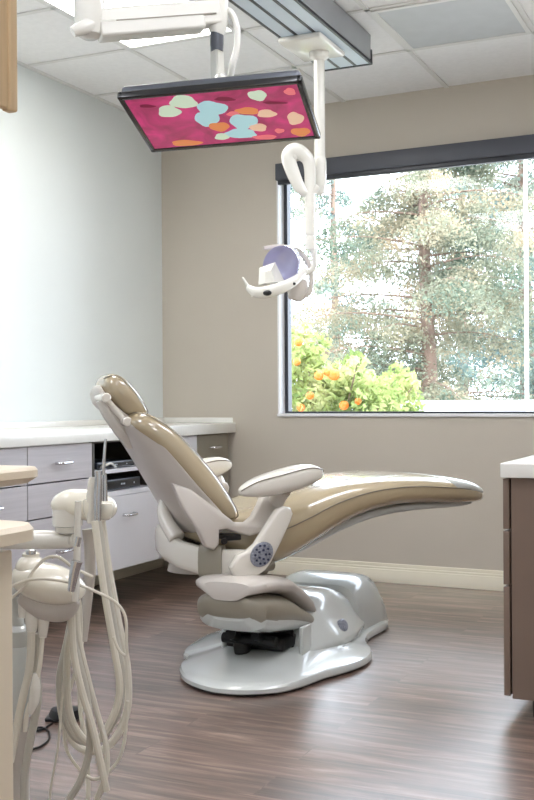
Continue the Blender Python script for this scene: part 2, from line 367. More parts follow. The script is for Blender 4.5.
# ================================================================== MONITOR + ARM
th, tl, rl = .30, 1.29, -.085
Mx = Matrix.Rotation(th, 3, 'Z') @ Matrix.Rotation(tl, 3, 'X') @ Matrix.Rotation(rl, 3, 'Y')
O = Vector((-1.398, 2.658, 1.893)); MWd, MHt = .53, .315
t = thing('monitor', 'flat black screen tilted face down showing pink picture with pale blobs', 'monitor', O)
def scr(u, v, d): return (Mx @ Vector((-MWd/2+u*MWd, d, -v*MHt)))
def plate(u0, u1, v0, v1, d0, d1, mb, mi=0, bev=.004):
    q = MB().box(-MWd/2+u0*MWd, -MWd/2+u1*MWd, d0, d1, -v1*MHt, -v0*MHt, mi, bev); q.xf(lambda p: Mx @ p); mb.add(q.v, q.f, mi)
b = MB(); e1, e2 = .032, .05
plate(0, 1, 0, e2, -.004, .018, b); plate(0, 1, 1-e2*1.3, 1, -.004, .018, b); plate(0, e1, .0, 1, -.004, .018, b); plate(1-e1, 1, 0, 1, -.004, .018, b)
obj('bezel', b, 'bezel', t)
b = MB(); plate(.012, .988, .02, .98, .004, .042, b, bev=.012); plate(.25, .75, .2, .85, .035, .065, b, bev=.012)
obj('back_cover', b, 'backp', t)
def scrm(name, c): return mat(name, c, .25, emit=c, es=.42, spec=.3)
cols = dict(bg=(178, 60, 108), bg2=(150, 60, 110), pg=(206, 226, 204), pb=(176, 218, 226), cr=(234, 196, 170), og=(226, 142, 88), pk=(232, 120, 130), dk=(120, 24, 60))
ms = [scrm('screen_'+k, c) for k, c in cols.items()]; ix = {k: i for i, k in enumerate(cols)}
m0 = ms[0]; tt = m0.node_tree; bs_ = tt.nodes['Principled BSDF']
tcx = tt.nodes.new('ShaderNodeTexCoord'); nz = tt.nodes.new('ShaderNodeTexNoise'); nz.inputs['Scale'].default_value = 9; nz.inputs['Detail'].default_value = 5; nz.inputs['Distortion'].default_value = 1
cr = tt.nodes.new('ShaderNodeValToRGB'); tt.links.new(tcx.outputs['Object'], nz.inputs['Vector']); tt.links.new(nz.outputs[0], cr.inputs[0])
cr.color_ramp.elements[0].position = .35; cr.color_ramp.elements[0].color = srgb((158, 56, 96)); cr.color_ramp.elements[1].position = .65; cr.color_ramp.elements[1].color = srgb((206, 66, 128))
tt.links.new(cr.outputs[0], bs_.inputs['Base Color']); tt.links.new(cr.outputs[0], bs_.inputs['Emission Color'])
b = MB(); U0, U1, V0, V1 = e1, 1-e1, e2, 1-e2*1.3
b.add([scr(U0, V0, -.002), scr(U1, V0, -.002), scr(U1, V1, -.002), scr(U0, V1, -.002)], [(0, 1, 2, 3)], 0)
quad = [(65, 92), (440, 55), (462, 160), (128, 182)]
def inv(x, y):
    u, v = .5, .5
    for _ in range(12):
        f = [(1-u)*(1-v)*quad[0][k]+u*(1-v)*quad[1][k]+u*v*quad[2][k]+(1-u)*v*quad[3][k]-(x, y)[k] for k in (0, 1)]
        du = [(1-v)*(quad[1][k]-quad[0][k])+v*(quad[2][k]-quad[3][k]) for k in (0, 1)]; dv = [(1-u)*(quad[3][k]-quad[0][k])+u*(quad[2][k]-quad[1][k]) for k in (0, 1)]
        D = du[0]*dv[1]-du[1]*dv[0]; u -= (f[0]*dv[1]-f[1]*dv[0])/D; v -= (du[0]*f[1]-du[1]*f[0])/D
    return u, v
blobs = [(195, 92, 30, 12, 'pg'), (162, 110, 25, 11, 'pg'), (255, 103, 33, 14, 'pb'), (243, 123, 27, 14, 'pb'), (355, 77, 20, 10, 'pg'), (330, 107, 25, 7, 'og'), (300, 113, 14, 5, 'pk'), (370, 112, 20, 8, 'cr'), (428, 122, 17, 13, 'cr'),
         (320, 128, 30, 15, 'pb'), (268, 138, 22, 9, 'og'), (350, 140, 18, 8, 'cr'), (312, 152, 34, 10, 'pb'), (272, 158, 15, 7, 'pg'), (196, 170, 33, 6, 'og'), (393, 147, 10, 5, 'pk'), (436, 150, 20, 9, 'og'), (362, 160, 25, 5, 'pk'), (424, 68, 12, 7, 'pk'), (285, 84, 22, 4, 'dk'), (115, 100, 18, 3, 'dk'), (390, 90, 26, 2.5, 'dk')]
for i, (x, y, rx, ry, c) in enumerate(blobs):
    ring = []
    for k in range(22):
        a = 2*math.pi*k/22; wv = 1+.09*math.sin(3*a+i)+.05*math.sin(5*a+2*i)
        u, v = inv(x+rx*wv*math.cos(a), y+ry*wv*math.sin(a)); u = min(max(u, 0), 1); v = min(max(v, 0), 1)
        ring.append(scr(U0+(U1-U0)*u, V0+(V1-V0)*v, -.0022-.0001*i))
    b.add(ring, [tuple(range(22))], ix[c])
obj('screen', b, ms, t, smooth=False)
# arm
t = thing('ceiling_mount', 'white jointed ceiling arm holding the tilted monitor', 'monitor arm', at(90, 0, 3.06))
def A(px, py, Z=3.2): return at(px, py, Z)
zl, zr = 3.06, 3.17
b = MB()
P1, P2 = A(92, 23, zl), A(222, 15, zr)
dr = (P2-P1); L = dr.length; dr.normalize(); up = Vector((0, 0, 1)); sd = dr.cross(up).normalized(); up2 = sd.cross(dr)
def bar(p, L0, L1, hu0, hl0, hu1, hl1, wd, mb, bev=.008):
    q = MB().box(0, 1, -wd, wd, -1, 1, bev=0)
    def f(v):
        s_ = v.x; up_ = (hu0+(hu1-hu0)*s_) if v.z > 0 else -(hl0+(hl1-hl0)*s_)
        return p+dr*(L0+(L1-L0)*s_)+sd*v.y+up2*up_
    q.xf(f); mb.add(q.v, q.f)
bar(P1, -.01, L, .034, .036, .04, .03, .03, b)
bar(P1, .02, L*.86, .0, .047, .0, .042, .034, b)
ar = obj('arm_beam', rel(b, t.location), 'post', t)
ar.modifiers.new('bevel', 'BEVEL').width = .008; ar.modifiers['bevel'].segments = 3
b = MB(); bar(P1, .07, L*.95, -.004, .007, -.002, .005, .0352, b)
obj('groove', rel(b, t.location), 'band', ar, smooth=False)
b = MB(); c = A(92, 30, zl); b.lathe(c, [(.02, -.022), (.036, -.012), (.043, .02), (.043, .09), (.034, .1), (.034, .12)], 24); b.tube([A(92, 24, zl-.02), A(84, 27, zl-.04), A(75, 31, zl-.05)], [.024, .02, .014], 14)
hb_ = obj('hub', rel(b, t.location), 'post', t)
p = A(92, 3, zl); b = MB(); b.tube([(p.x, p.y, p.z-.03), (p.x, p.y, ZC)], .03, 20, sm=False)
obj('ceiling_post', rel(b, t.location), 'band', t)
b = MB(); c = A(220, 20, zr); b.lathe(c, [(.018, -.045), (.026, -.03), (.03, .0), (.032, .06), (.03, .085), (.01, .09)], 22)
obj('end_hub', rel(b, t.location), 'post', t)
b = MB(); b.lathe(A(219, 44, zr), [(.018, -.02), (.02, 0), (.02, .045), (.014, .05)], 16)
obj('swivel_collar', rel(b, t.location), 'backp', t)
b = MB(); c = A(219, 45, zr); e = A(220, 90, zr+.08)
b.tube([c, e], [.028, .03], 4, sm=False, flat=.8)
ob_ = obj('drop_bracket', rel(b, t.location), 'post', t, smooth=False); ob_.modifiers.new('bevel', 'BEVEL').width = .005
b = MB(); ctr = O+Mx @ Vector((0, .06, -MHt*.45)); b.tube([A(220, 82, zr+.06), ctr+Vector((0, 0, .05)), ctr], .018, 12)
obj('screen_mount', rel(b, t.location), 'post', t)
b = MB(); b.tube([A(226, 8, zr), A(234, 13, zr), A(239, 28, zr), A(239, 48, zr), A(234, 66, zr), A(231, 84, zr+.04)], .0095, 12)
obj('cable_sleeve', rel(b, t.location), 'post', t)

# ================================================================== LEFT CABINETS
XF = -2.92; ZT, ZB = .835, .19
def handle(mb, y, z, L=.1):
    mb.tube([(XF+.004, y-L/2, z), (XF+.028, y-L/2+.008, z), (XF+.034, y-L/4, z), (XF+.034, y+L/4, z), (XF+.028, y+L/2-.008, z), (XF+.004, y+L/2, z)], .0075, 10, flat=1)
def carcass(y0, y1, m, t, niche=False):
    b = MB(); d = .018; xb, xf = XL+.001, XF-.02
    b.box(xb, xf, y0, y0+d, ZB, ZT); b.box(xb, xf, y1-d, y1, ZB, ZT); b.box(xb, xf, y0+d, y1-d, ZB, ZB+d); b.box(xb, xf, y0+d, y1-d, ZT-d, ZT); b.box(xb, xb+.01, y0+d, y1-d, ZB+d, ZT-d)
    return obj('carcass', rel(b, t.location), m, t, smooth=False)
def drawer(y0, y1, z0, z1, m, t, hm=True, hy=None, hz=None):
    o = obj('drawer', rel(MB().box(XF-.02, XF, y0+.003, y1-.003, z0+.003, z1-.003, bev=.0015), t.location), m, t, smooth=False)
    if hm:
        h = MB(); handle(h, hy or (y0+y1)/2, hz or (z0+z1)/2+.0)
        obj('handle', rel(h, t.location), 'chrome', o)
    return o
def cab(y0, y1, label, m, cm, zs, hz=None):
    t = thing('base_cabinet', label, 'cabinet', (XF, (y0+y1)/2, ZB)); carcass(y0, y1, cm, t)
    for i, (z0, z1) in enumerate(zs): drawer(y0, y1, z0, z1, m, t)
    return t
cab(3.348, 3.848, 'grey wood drawer cabinet farthest left under the long white counter', 'greywood', 'whitelam', [(.664, ZT), (.508, .664), (ZB, .508)])
cab(3.848, 4.349, 'grey wood drawer cabinet with chrome handles left of the open niche', 'greywood', 'whitelam', [(.664, ZT), (.508, .664), (ZB, .508)])
t = thing('niche_cabinet', 'white cabinet with open electronics niche above one large drawer', 'cabinet', (XF, 4.66, ZB))
y0, y1 = 4.349, 4.978; b = MB(); d = .018; xb, xf = XL+.001, XF
b.box(xb, xf, y0, y0+d, .56, ZT); b.box(xb, xf, y1-d, y1, .56, ZT); b.box(xb, xb+.01, y0, y1, ZB, ZT); b.box(xb, xf, y0, y1, ZT-.008, ZT)
b.box(xb, xf-.02, y0, y0+d, ZB, .56); b.box(xb, xf-.02, y1-d, y1, ZB, .56); b.box(xb, xf-.02, y0+d, y1-d, ZB, ZB+d)
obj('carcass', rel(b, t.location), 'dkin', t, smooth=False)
obj('shelf', rel(MB().box(xb+.01, xf, y0+d, y1-d, .675, .693), t.location), 'whitelam', t, smooth=False)
obj('shelf', rel(MB().box(xb+.01, xf, y0, y1, .56, .582), t.location), 'whitelam', t, smooth=False)
drawer(y0, y1, ZB, .56, 'whitelam', t, hy=4.66, hz=.46)
for (x, y, z, w_, h_, lab) in ((-3.08, 4.62, .693, .34, .035, 'slim dark video recorder on the upper niche shelf'), (-3.08, 4.69, .582, .32, .055, 'thick dark video recorder on the lower niche shelf')):
    q = thing('video_recorder', lab, 'electronic device', (x, y, z))
    obj('case', MB().box(-.12, .12, -w_/2, w_/2, .004, h_, bev=.004), 'device', q)
    f = MB(); f.box(.1195, .1225, -w_/2+.01, w_/2-.01, .01, h_-.006, bev=.001)
    f2 = obj('front_panel', f, 'black', q)
    for a in (-.03, -.016, -.002, .09): obj('button', MB().box(.122, .124, a, a+.008, h_*.45, h_*.6), 'louv', f2, smooth=False)
b = MB(); b.tube([(-2.97, 4.47, .70), (-2.94, 4.50, .716), (-2.94, 4.54, .722), (-2.95, 4.60, .70)], .006, 8)
tag(obj('cable', b, 'post'), 'short white cable lying on the upper niche shelf edge', 'cable')
cab(4.978, 5.40, 'white cabinet behind the chair back, right of the niche', 'whitelam', 'whitelam', [(.664, ZT), (ZB, .664)])
cab(5.40, 5.795, 'taupe drawer cabinet in the corner by the window wall', 'brownlam', 'brownlam', [(.68, ZT), (ZB, .68)])
b = MB(); b.box(XL+.001, XF+.02, 3.2, YB-.001, ZT, .895, bev=.004); b.box(XL+.001, XL+.02, 3.2, YB-.001, .8945, .925, bev=.003); b.box(XL+.02, XF, YB-.02, YB-.001, .8945, .925, bev=.003)
tag(obj('countertop', b, 'counter'), 'long white countertop along the left wall over the drawers', 'countertop')

# ================================================================== RIGHT CABINET
cx0, cy0, cz0 = -.768, 3.48, .075
t = thing('drawer_cabinet', 'brown drawer cabinet under white counter at the right edge', 'cabinet', (-.45, 3.9, 0))
obj('carcass', rel(MB().box(cx0+.026, XR-.002, cy0+.003, 4.6, cz0-.008, .775, bev=.001), t.location), 'brown', t, smooth=False)
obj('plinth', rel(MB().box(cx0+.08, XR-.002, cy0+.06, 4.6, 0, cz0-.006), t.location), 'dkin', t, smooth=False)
for z0, z1 in ((cz0, .425), (.432, .604), (.611, .772)):
    obj('drawer', rel(MB().box(cx0, cx0+.02, cy0, 4.598, z0, z1, bev=.002), t.location), 'brown', t)
obj('worktop', rel(MB().box(cx0-.004, XR-.002, cy0-.02, 4.62, .777, .823, bev=.003), t.location), 'counter', t)

# ================================================================== NEAR LEFT UNIT
ex, ey = -.872, 1.118
t = thing('counter_cabinet', 'cream cabinet with rounded worktop edge at the lower left corner', 'cabinet', (-1.2, .9, 0))
obj('body', rel(MB().box(-1.499, ex, .36, ey, 0, .841, bev=.003), t.location), 'cream', t)
def edged_top(x0, x1, y0, y1, z0, z1):
    m = MB(); prof = [(0, z0+.3*(z1-z0)), (.004, z0+.55*(z1-z0)), (.004, z1-.006), (0, z1)]
    rings = []
    for dd, z in [(-.045, z0), (-.02, z0+.004), (-.006, z0+.35*(z1-z0)), (0, z1-.02), (0, z1-.006), (-.005, z1)]:
        r = .05+max(dd, -.04); pts = []
        for cx_, cy_, a0 in ((x1-.05, y1-.05, 0), (x0+.05, y1-.05, 90), (x0+.05, y0+.05, 180), (x1-.05, y0+.05, 270)):
            for k in range(6):
                a = R(a0+18*k); pts.append((cx_+r*math.cos(a), cy_+r*math.sin(a), z))
        rings.append(pts)
    return m.loft(rings)
obj('worktop', rel(edged_top(-1.499, ex+.035, .36, ey+.03, .846, .875), t.location), 'cream', t)
t = thing('wall_cabinet', 'honey wood wall cabinet at the upper left corner', 'cabinet', (-1.2, .9, 1.385))
obj('body', rel(MB().box(-1.499, ex-.005, .36, ey-.002, 1.405, 2.3, bev=.002), t.location), 'wood', t)
b = MB(); b.box(ex-.005, ex+.006, ey-.035, ey, 1.40, 2.3, bev=.002); b.box(ex-.005, ex+.010, ey-.012, ey+.004, 1.398, 2.3, bev=.003)
obj('edge_moulding', rel(b, t.location), 'woodd', t)
b = MB(); b.box(ex-.005, ex+.012, .4, ey-.045, 1.42, 2.28, bev=.004)
obj('door', rel(b, t.location), 'wood', t)
# second rounded worktop
t = thing('pedestal_table', 'pale rounded worktop reaching in above the drawers at left', 'table', (-1.75, 1.78, 0))
obj('tabletop', rel(edged_top(-2.1, -1.36, 1.52, 1.86, .858, .895), t.location), 'cream', t)
b = MB(); b.lathe((-1.99, 1.62, 0), [(.13, 0), (.13, .02), (.05, .04), (.035, .1), (.035, .82), (.09, .86)], 28)
obj('pedestal', rel(b, t.location), 'plas', t)

# ================================================================== DENTAL CHAIR
CO = Vector((-1.915, 3.907, 0)); CB = R(49.7)
ch = thing('dental_chair', 'reclined tan dental chair on a glossy grey base by the window', 'dental chair', CO, CB)
DB = R(90)-CB
def bx(v): # base frame (x = towards the window wall) to chair frame
    return Vector((v.x*math.cos(DB)-v.y*math.sin(DB), v.x*math.sin(DB)+v.y*math.cos(DB), v.z))
# --- base plate
ol = [(-.555, -.17), (-.54, -.27), (-.47, -.365), (-.36, -.415), (-.22, -.445), (-.11, -.485), (.0, -.512), (.1, -.51), (.2, -.48), (.31, -.42), (.48, -.375), (.78, -.36), (.82, -.15), (.78, .03), (.45, .12), (.36, .21), (.2, .25), (.04, .235), (-.07, .215), (-.15, .185), (-.178, .158), (-.21, .13), (-.33, .10), (-.45, .02), (-.52, -.07)]
def smooth_closed(p, S=4):
    out = []; n = len(p)
    for i in range(n):
        a, b_, c_, d_ = [Vector(p[(i+k-1) % n]) for k in range(4)]
        for k in range(S):
            t_ = k/S; out.append(.5*((2*b_)+(c_-a)*t_+(2*a-5*b_+4*c_-d_)*t_*t_+(3*b_-a-3*c_+d_)*t_**3))
    return out
so = smooth_closed(ol)
def ringz(s_, z, ctr=Vector((.12, -.15))): return [((ctr+(p-ctr)*s_).x, (ctr+(p-ctr)*s_).y, z) for p in so]
b = MB(); b.loft([ringz(.985, .006), ringz(1.0, .012), ringz(1.0, .026), ringz(.985, .035), ringz(.93, .042), ringz(.8, .05), ringz(.62, .066), ringz(.45, .085), ringz(.2, .095)]); b.xf(bx)
bp = obj('base_plate', b, 'cool', ch)
b = MB(); b.loft([ringz(.97, 0.0), ringz(.975, .007)])
b.xf(bx); obj('rubber_pad', b, 'rubber', bp)
# --- housing over the lift (arched saddle open to the front)
def arch(x, hw, h, fl, z0=.03, n=22, yc=-.15):
    r = []
    for k in range(n+1):
        a = math.pi*k/n; c, s_ = math.cos(a), max(0, math.sin(a))
        yy = math.copysign(abs(c)**.62, c)*(hw+fl*max(0, 1-s_*1.6)**2); r.append((x, yc-yy, z0+(h-z0)*s_**.72))
    return r
b = MB()
A0 = [arch(-.09, .158, .13, .03), arch(-.05, .172, .185, .04), arch(.02, .182, .235, .07), arch(.12, .19, .265, .09), arch(.25, .19, .258, .09), arch(.4, .18, .235, .06), arch(.56, .17, .19, .03), arch(.6, .15, .05, 0)]
b.loft(A0, caps=True); b.xf(bx); hs = obj('lift_housing', b, 'cool', ch, sub=1)
b = MB(); b.box(-.115, -.088, -.27, -.03, .06, .15, bev=.01); b.xf(bx); obj('housing_opening', b, 'mech', hs)
for f0, f1, fz in ((-.325, -.308, .17), (.006, .022, .15)):
    b = MB(); b.box(-.14, -.05, f0, f1, .04, fz, bev=.006); b.xf(bx); obj('side_flange', b, 'cool', hs)
# pump box at the back
b = MB(); rings = []
for x, y0_, y1_, h in ((.42, -.31, .03, .19), (.44, -.325, .045, .235), (.5, -.33, .055, .262), (.6, -.335, .055, .266), (.68, -.335, .05, .25), (.74, -.34, .045, .17), (.77, -.34, .04, .05)):
    n = 26; r = []; yc = (y0_+y1_)/2; hw = (y1_-y0_)/2
    for k in range(n+1):
        a = math.pi*k/n; c, s_ = math.cos(a), max(0, math.sin(a)); r.append((x, yc-math.copysign(abs(c)**.35, c)*hw*(1.12-.12*s_), .02+(h-.02)*s_**.4))
    rings.append(r)
b.loft(rings); b.xf(bx); obj('pump_cover', b, 'cool', ch)
b = MB(); pe = Vector((.17, -.372, .125)); b.lathe(pe, [(.024, -.02), (.026, .0), (.02, .006), (.008, .008)], 20, axis=(-.35, -1, .45)); b.xf(bx)
obj('base_badge', b, 'key', ch)
# mechanism
b = MB(); b.box(-.2, -.06, -.27, -.03, .085, .13, bev=.008); b.tube([(-.24, -.26, .13), (-.24, -.04, .13)], .02, 12, sm=False); b.tube([(-.3, -.1, .16), (-.12, -.1, .09)], .022, 12, sm=False); b.tube([(-.3, -.2, .16), (-.1, -.2, .09)], .016, 12, sm=False)
b.lathe((-.22, -.11, .1), [(.03, -.03), (.035, 0), (.03, .04)], 16); b.xf(bx)
obj('lift_mechanism', b, 'mech', ch)
# --- lift arm : lower cup + top cover
def liftst(kind):
    out = []
    for x, top, seam, bot, hw in ((-.435, .345, .31, .285, .06), (-.425, .375, .325, .255, .10), (-.39, .39, .328, .215, .145), (-.32, .39, .325, .195, .165), (-.2, .372, .3, .175, .17), (-.08, .318, .242, .155, .168), (.0, .27, .205, .14, .165), (.05, .225, .18, .135, .155)):
        if kind == 'cup': out.append((x, seam+.004, x, bot, hw*.975, -.15))
        else: out.append((x-.004, top, x-.004, seam, hw, -.15))
    return out
b = MB(); b.slab(liftst('cup'), e=3.2, m=2.6); b.xf(bx); obj('lift_arm', b, ['band'], ch)
b = MB(); b.slab([(q[0]+.01, q[3]+.07, q[0]+.01, q[3]-.022, q[4]*.96, -.15) for q in liftst('cup')[1:]], e=3, m=2.5); b.xf(bx); obj('lower_cup', b, 'cool', ch)
b = MB(); b.slab(liftst('cov'), e=3.2, m=2.4); b.xf(bx); obj('lift_arm_cover', b, 'plas', ch)
b = MB(); b.lathe((-.17, .02, .36), [(.13, 0), (.12, .03), (.11, .05), (.11, .1)], 28); obj('swivel_neck', b, 'plas', ch)
# --- yoke wrapping behind the hinge
def ypt(a, r=.325, cx=.005, z=.43): return Vector((cx-r*math.sin(a), -r*math.cos(a), z))
b = MB()
def ribbon(mb, path, hs_, th):
    rings = []
    for i, p in enumerate(path):
        t_ = (path[min(i+1, len(path)-1)]-path[max(i-1, 0)]); t_.z *= .3; t_.normalize(); nrm = Vector((t_.y, -t_.x, 0)).normalized(); r = []
        for k in range(16):
            a = 2*math.pi*k/16; c, s_ = math.cos(a), math.sin(a)
            r.append((p+nrm*math.copysign(abs(c)**.6, c)*th+Vector((0, 0, 1))*math.copysign(abs(s_)**.6, s_)*hs_[i])[:])
        rings.append(r)
    mb.loft(rings)
path = [ypt(R(a), z=z) for a, z in ((14, .425), (22, .425), (35, .425), (52, .43), (70, .445), (88, .468), (104, .485), (120, .475), (140, .45), (160, .43))]
ribbon(b, path, [.045, .05, .052, .052, .052, .055, .058, .055, .05, .045], .026)
obj('yoke', b, 'plas2', ch)
b = MB(); pp = [ypt(R(a), r=.33, z=z) for a, z in ((36, .428), (43, .428), (51, .43))]; ribbon(b, pp, [.062, .064, .062], .036); obj('yoke_collar', b, 'band', ch)
# ring lug rising from the yoke to the spine
b = MB(); b.tube([(-.30, -.08, .50), (-.325, -.03, .56), (-.325, .0, .61), (-.30, .0, .655), (-.27, .0, .68)], [.032, .027, .024, .026, .03], 12, flat=1.3); b.tube([(-.30, -.02, .49), (-.26, .1, .56), (-.26, .06, .63)], [.028, .02, .02], 10); obj('hinge_ring', b, 'plas2', ch, sub=1)
# near and far side arms of the yoke with keypad
armo = [(-.10, .378), (-.06, .40), (-.035, .43), (.005, .50), (.045, .575), (.056, .605), (.045, .627), (.02, .634), (-.01, .622), (-.05, .57), (-.10, .50), (-.135, .475), (-.17, .462), (-.20, .42), (-.18, .38)]
for s_ in (-1, 1):
    b = MB(); b.prism(armo, s_*.325, s_*.365, bev=.012); o_ = obj('side_arm', b, 'plas2', ch)
    if s_ < 0:
        k = MB(); k.lathe((-.078, -.366, .462), [(.05, -.004), (.05, .003), (.044, .006)], 28, axis=(0, -1, 0), sx=1, sy=.82); kp = obj('keypad', k, 'key', o_)
        for n_, (rr_, cnt) in enumerate(((.017, 5), (.034, 10))):
            for q in range(cnt):
                a = 2*math.pi*q/cnt; k = MB(); k.lathe((-.078+math.cos(a)*rr_*.85, -.371, .462+math.sin(a)*rr_), [(.0045, 0), (.0045, .004)], 8, axis=(0, -1, 0)); k_ = obj('button', k, 'keyd', ch); k_.parent = o_
# --- shell of the backrest: carrying frame under the arms
def arml(s_):
    b = MB(); o = [(-.37, .725), (-.30, .70), (-.19, .61), (-.15, .575), (-.105, .572), (-.075, .59), (-.04, .63), (-.012, .672), (.02, .684), (.05, .68), (.062, .66), (.05, .62), (.03, .57), (-.02, .535), (-.09, .522), (-.14, .535), (-.185, .552), (-.215, .548), (-.215, .50), (-.235, .478), (-.268, .49), (-.30, .555), (-.345, .64)]
    b.prism(o, s_*.255, s_*.295, bev=.01); b.xf(lambda v: Vector((v.x, v.y-s_*.075*min(1, max(0, (v.z-.56)/.16)), v.z))); return b
obj('hinge_frame', arml(-1), 'plas', ch); o_ = MB(); o_.prism([(-.19, .60), (-.15, .575), (-.105, .572), (-.075, .59), (-.04, .63), (-.012, .672), (.02, .684), (.05, .68), (.062, .66), (.05, .62), (.03, .57), (-.02, .535), (-.09, .522), (-.14, .51), (-.19, .51)], .255, .295, bev=.01); obj('hinge_frame', o_, 'plas', ch)
b = MB(); b.lathe((-.205, -.31, .512), [(.012, 0), (.012, .008), (.006, .01)], 14, axis=(0, -1, 0)); b.box(-.19, -.13, -.30, -.2, .51, .53, bev=.004); obj('hinge_bolt', b, 'mech', ch)
# back shell loft : (front x,z, front hw, rear x,z, rear hw)
st = [(-.497, .955, .14, -.513, .945, .10), (-.47, .945, .165, -.512, .92, .115), (-.39, .87, .20, -.455, .835, .12), (-.33, .795, .22, -.41, .76, .125), (-.265, .715, .235, -.36, .675, .13), (-.21, .655, .25, -.315, .60, .14), (-.165, .60, .265, -.275, .54, .17), (-.15, .575, .27, -.24, .505, .2), (-.15, .56, .26, -.2, .50, .2)]
rings = []
for fx, fz, fh, rx, rz, rh in st:
    f_, r_ = Vector((fx, 0, fz)), Vector((rx, 0, rz)); ring = []
    pr = [(0, 1), (.12, 1.0), (.4, .9), (.72, .72), (.92, .5), (1, .25), (1, -.25), (.92, -.5), (.72, -.72), (.4, -.9), (.12, -1.0), (0, -1)]
    for d_, s_ in pr:
        hwv = fh*(1-d_)+rh*d_ if abs(s_) > .6 else rh*abs(s_)*1.5; p = f_.lerp(r_, d_); y = math.copysign(hwv, s_) if abs(s_) > .6 else math.copysign(hwv, s_)
        ring.append((p.x, y, p.z))
    rings.append(ring)
b = MB(); b.loft(rings); obj('back_shell', b, 'plas', ch, sub=2)
# back cushion : "top" = front face, "bottom" = rear face
cs = [(-.475, .992, -.505, .958, .10), (-.462, .995, -.508, .945, .14), (-.43, .988, -.498, .925, .168), (-.36, .948, -.445, .882, .195), (-.29, .885, -.385, .82, .213), (-.19, .772, -.30, .72, .235), (-.12, .66, -.225, .63, .25), (-.10, .605, -.175, .585, .25), (-.105, .583, -.155, .575, .22), (-.12, .577, -.145, .572, .17)]
b = MB(); b.slab(cs, e=5, m=2.6, n=36); bc = obj('back_cushion', b, 'vinyl', ch, sub=1)
def seam(st, s_, h, r=.003, off=.0, e=5, m=2.6):
    pts = []
    for q in st:
        tx, tz, bx_, bz, hw = q[:5]; yc = q[5] if len(q) > 5 else 0
        sn = 2*h-1; d_ = abs(sn)**(m/2); c_ = math.sqrt(max(0, 1-d_*d_))**(2/e) if d_ < 1 else 0
        pts.append((bx_+(tx-bx_)*h, yc+s_*(hw*c_+off), bz+(tz-bz)*h))
    return pts
for s_ in (-1, 1):
    b = MB(); b.tube(seam(cs, s_, .8, off=.0), .002, 6); obj('seam', b, 'pip', bc)
# headrest
b = MB()
hc = [(-.60, 1.118, -.612, 1.10, .05), (-.585, 1.132, -.618, 1.085, .085), (-.56, 1.138, -.607, 1.062, .105), (-.515, 1.115, -.583, 1.04, .115), (-.46, 1.062, -.54, 1.0, .118), (-.425, 1.02, -.497, .972, .113), (-.41, .99, -.462, .965, .1), (-.418, .977, -.445, .968, .07)]
hc = [(q[0]+.025*(q[1]-.97)/.16, q[1], q[2]+.035*max(0, q[3]-.97)/.13, q[3], q[4]*.9) for q in hc]
b.slab(hc, e=3.4, m=2.3, n=32); hcu = obj('headrest_cushion', b, 'vinyl', ch, sub=1)
b = MB(); b.tube(seam(hc, -1, .8, e=4, m=2.3), .002, 6); obj('seam', b, 'pip', hcu)
b = MB(); b.slab([(q[0]+.022*(q[1]-.97)/.16, q[1], q[2]+.022*(q[3]-.97)/.13, q[3], q[4]*.92) for q in [(-.605, 1.092, -.618, 1.078, .05), (-.603, 1.08, -.622, 1.055, .075), (-.58, 1.048, -.602, 1.015, .095), (-.54, 1.008, -.562, .987, .1), (-.49, .975, -.51, .962, .095), (-.465, .968, -.475, .96, .06)]], e=4); obj('headrest_shell', b, 'plas', ch, sub=1)
b = MB(); b.tube([(-.59, -.05, 1.035), (-.565, -.05, .99), (-.51, -.03, .925), (-.46, -.0, .87)], [.022, .026, .03, .028], 12, flat=1.5); 
b.tube([(-.59, -.108, 1.042), (-.59, -.02, 1.042)], .017, 18, sm=False); b.tube([(-.51, -.115, .953), (-.51, .0, .953)], .017, 18, sm=False)
b.tube([(-.587, -.09, 1.04), (-.512, -.092, .955)], .013, 12, sm=False)
hbk = obj('headrest_bracket', b, 'plas2', ch)
for x_, z_ in ((-.59, 1.042), (-.51, .953)):
    k = MB(); k.lathe((x_, -.106, z_), [(.0175, 0), (.0185, .004), (.0185, .012), (.014, .016)], 20, axis=(0, -1, 0)); obj('knob', k, 'plas2', hbk)
# --- seat
ss = [(-.25, .575, -.25, .50, .15), (-.235, .585, -.235, .485, .19), (-.17, .592, -.17, .455, .225), (-.05, .605, -.06, .408, .262), (.03, .622, .02, .386, .28), (.09, .638, .08, .396, .285), (.17, .66, .19, .452, .285), (.29, .695, .315, .52, .282), (.44, .712, .46, .582, .275), (.62, .72, .64, .602, .262), (.8, .712, .80, .590, .245), (.96, .69, .955, .585, .225), (1.03, .665, 1.03, .583, .19), (1.08, .642, 1.08, .583, .15), (1.11, .62, 1.11, .587, .09)]
b = MB(); b.slab(ss, e=5.5, m=2.7, n=40); se = obj('seat_cushion', b, 'vinyl', ch, sub=1)
for s_ in (-1, 1):
    b = MB(); b.tube(seam(ss[3:12], s_, .62, e=5.5, m=2.7), .002, 6); obj('seam', b, 'pip', se)
    b = MB(); b.tube([Vector(p)+Vector((0, -s_*.05, .0)) for p in seam(ss[4:10], s_, .965, e=5.5, m=2.7)], .002, 6); obj('seam', b, 'pip', se)
b = MB(); b.slab([(.0, .45, .0, .40, .17), (.08, .45, .08, .392, .2), (.2, .49, .2, .435, .21), (.34, .55, .34, .50, .21), (.5, .60, .5, .548, .205), (.7, .61, .7, .568, .2), (.9, .60, .9, .566, .18), (1.0, .595, 1.0, .57, .15), (1.07, .59, 1.07, .578, .1)], e=4); obj('seat_underside', b, 'cool', ch, sub=1)
